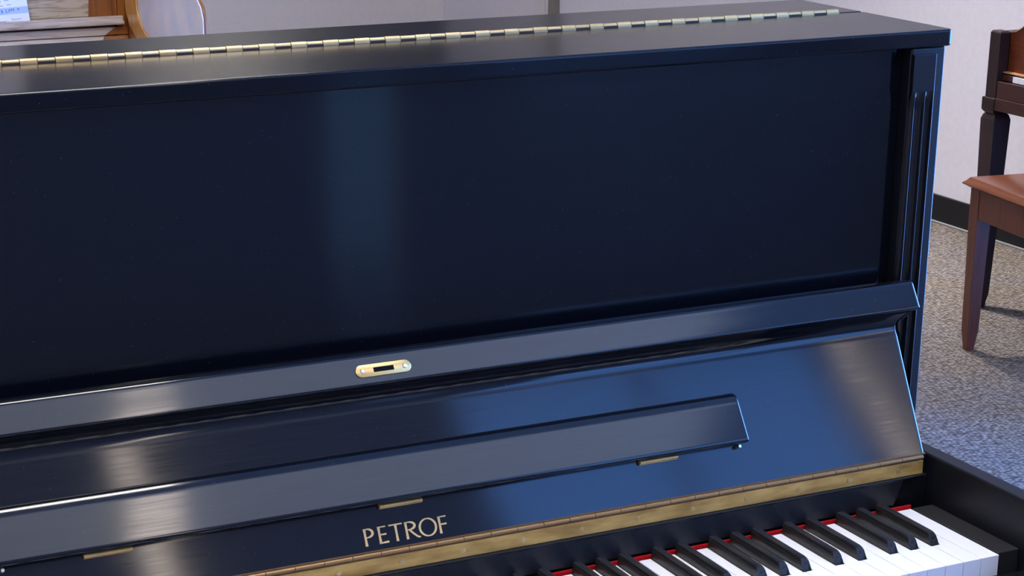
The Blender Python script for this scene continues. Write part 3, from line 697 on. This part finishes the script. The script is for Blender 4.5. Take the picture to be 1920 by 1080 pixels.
# ------------------------------------------------------------------ dark mahogany spinet against the right wall
SP = thing('spinet_piano', 'dark mahogany spinet piano with curved red board against the right wall', 'piano', (0, 0, 0))
SY1 = 2.914; SY0 = SY1-1.42
def smir(y): return SY1+SY0-y
for s in (1, -1):
    def ys(a, b): return (a, b) if s > 0 else (smir(b), smir(a))
    y0, y1 = ys(2.872, 2.9140)
    bm = bmesh.new()
    loft(bm, [[(2.400+i_, y0+i_, z+K), (2.434-i_, y0+i_, z+K), (2.434-i_, y1-i_, z+K), (2.400+i_, y1-i_, z+K)] for z, i_ in ((-0.1215, 0), (0.0575, 0), (0.0580, 0.0012), (0.0600, 0.0018), (0.0625, 0.0050))])
    finish('post', bm, M['mahogany_post'], SP, 0.0006, angle=50)
    y0, y1 = ys(2.8695, 2.9205)
    bm = bmesh.new()
    loft(bm, [[(2.395+i_, y0+i_, z+K), (2.47-i_, y0+i_, z+K), (2.47-i_, y1-i_, z+K), (2.395+i_, y1-i_, z+K)] for z, i_ in ((-0.1660, 0.008), (-0.1580, 0.001), (-0.1540, 0), (-0.1230, 0), (-0.1216, 0.0015))])
    finish('collar', bm, M['mahogany_post'], SP, 0.0006, angle=50)
    y0, y1 = ys(2.868, 2.926); cm = (y0+y1)/2
    bm = bmesh.new(); rr = []
    for z, h in ((0.0, 0.0125), (0.02, 0.0135), (0.04, 0.0175), (0.30, 0.0245), (0.545, 0.0295), (0.5485, 0.0285), (0.558, 0.0255), (0.566, 0.019)):
        rr.append([(2.430-h, cm-h, z), (2.430+h, cm-h, z), (2.430+h, cm+h, z), (2.430-h, cm+h, z)])
    loft(bm, rr); finish('leg', bm, M['mahogany_post'], SP, 0.001, angle=50)
    y0, y1 = ys(2.880, 2.914)
    box('case_side', 2.80, 3.005, y0, y1, 0.0, 0.16+K, M['mahogany_post'], SP, 0.002)
    box('arm', 2.437, 2.80, y0, y1, -0.153+K, 0.058+K, M['mahogany_post'], SP, 0.002)
    box('key_block', 2.418, 2.436, *ys(2.826, 2.871), -0.0715+K, -0.0560+K, M['mahogany'], SP, 0.0008)
yA, yB_ = smir(2.871), 2.871
# curved board behind the keys
bm = bmesh.new(); NB = 60; prof = []
for i in range(NB+1):
    y = 2.872-(2.872-smir(2.872))*i/NB; e = min(2.872-y, y-smir(2.872))
    z = 0.058+0.16*(0.5-0.5*math.cos(math.pi*min(1, e/0.22)))
    prof.append((y, z))
A = [bm.verts.new((2.4365, y, z+K)) for y, z in prof]; B = [bm.verts.new((2.4365, y, -0.0480+K)) for y, z in prof]
A2 = [bm.verts.new((2.4620, y, z+K)) for y, z in prof]; B2 = [bm.verts.new((2.4620, y, -0.0480+K)) for y, z in prof]
for i in range(NB):
    bm.faces.new((A[i], A[i+1], B[i+1], B[i])); bm.faces.new((A2[i], A2[i+1], B2[i+1], B2[i])); bm.faces.new((B[i], B[i+1], B2[i+1], B2[i]))
bm.faces.new((A[0], B[0], B2[0], A2[0])); bm.faces.new((A[-1], B[-1], B2[-1], A2[-1]))
for i in range(NB): bm.faces.new((A[i], A[i+1], A2[i+1], A2[i]))
finish('curved_board', bm, M['mahogany_red'], SP, angle=40)
bm = bmesh.new()
for i in range(NB):
    p, q = prof[i], prof[i+1]
    v = [bm.verts.new(c) for c in ((2.434, p[0], p[1]+K), (2.464, p[0], p[1]+K), (2.464, q[0], q[1]+K), (2.434, q[0], q[1]+K), (2.434, p[0], p[1]+0.003+K), (2.464, p[0], p[1]+0.003+K), (2.464, q[0], q[1]+0.003+K), (2.434, q[0], q[1]+0.003+K))]
    for f in ((0, 1, 2, 3), (4, 5, 6, 7), (0, 1, 5, 4), (2, 3, 7, 6), (0, 3, 7, 4), (1, 2, 6, 5)): bm.faces.new([v[j] for j in f])
bmesh.ops.remove_doubles(bm, verts=bm.verts, dist=1e-6)
finish('board_edge', bm, M['mahogany_top'], SP, smooth=False)
box('ledge', 2.4200, 2.4600, yA, yB_, -0.0520+K, -0.0480+K, M['mahogany_top'], SP, 0.0008)
bm = bmesh.new()
yy = 2.8255
while yy-0.0235 > smir(2.8255):
    bm2 = bmesh.new(); add_box(bm2, 2.4165, 2.50, yy-0.0230, yy, -0.0725+K, -0.0565+K)
    finish('white_key', bm2, M['ivory'], SP, 0.0004, seg=1); yy -= 0.0235
bm.free()
box('upper_rail', 2.4020, 2.4150, yA, yB_, -0.1195+K, -0.0740+K, M['mahogany'], SP, 0.0012)
box('lower_rail', 2.3975, 2.4400, yA, yB_, -0.1540+K, -0.1200+K, M['mahogany'], SP, 0.0012)
box('key_bed', 2.4410, 2.82, SY0+0.036, 2.878, -0.150+K, -0.080+K, M['mahogany_post'], SP, 0.001)
box('case_front', 2.84, 2.86, SY0+0.036, 2.878, 0.05, 0.15+K, M['mahogany_post'], SP, 0.001)
box('case_top', 2.463, 3.008, SY0-0.004, 2.918, 0.1605+K, 0.18+K, M['mahogany_top'], SP, 0.003) if False else box('case_top', 2.80, 3.008, SY0-0.004, 2.918, 0.1605+K, 0.18+K, M['mahogany_post'], SP, 0.003)
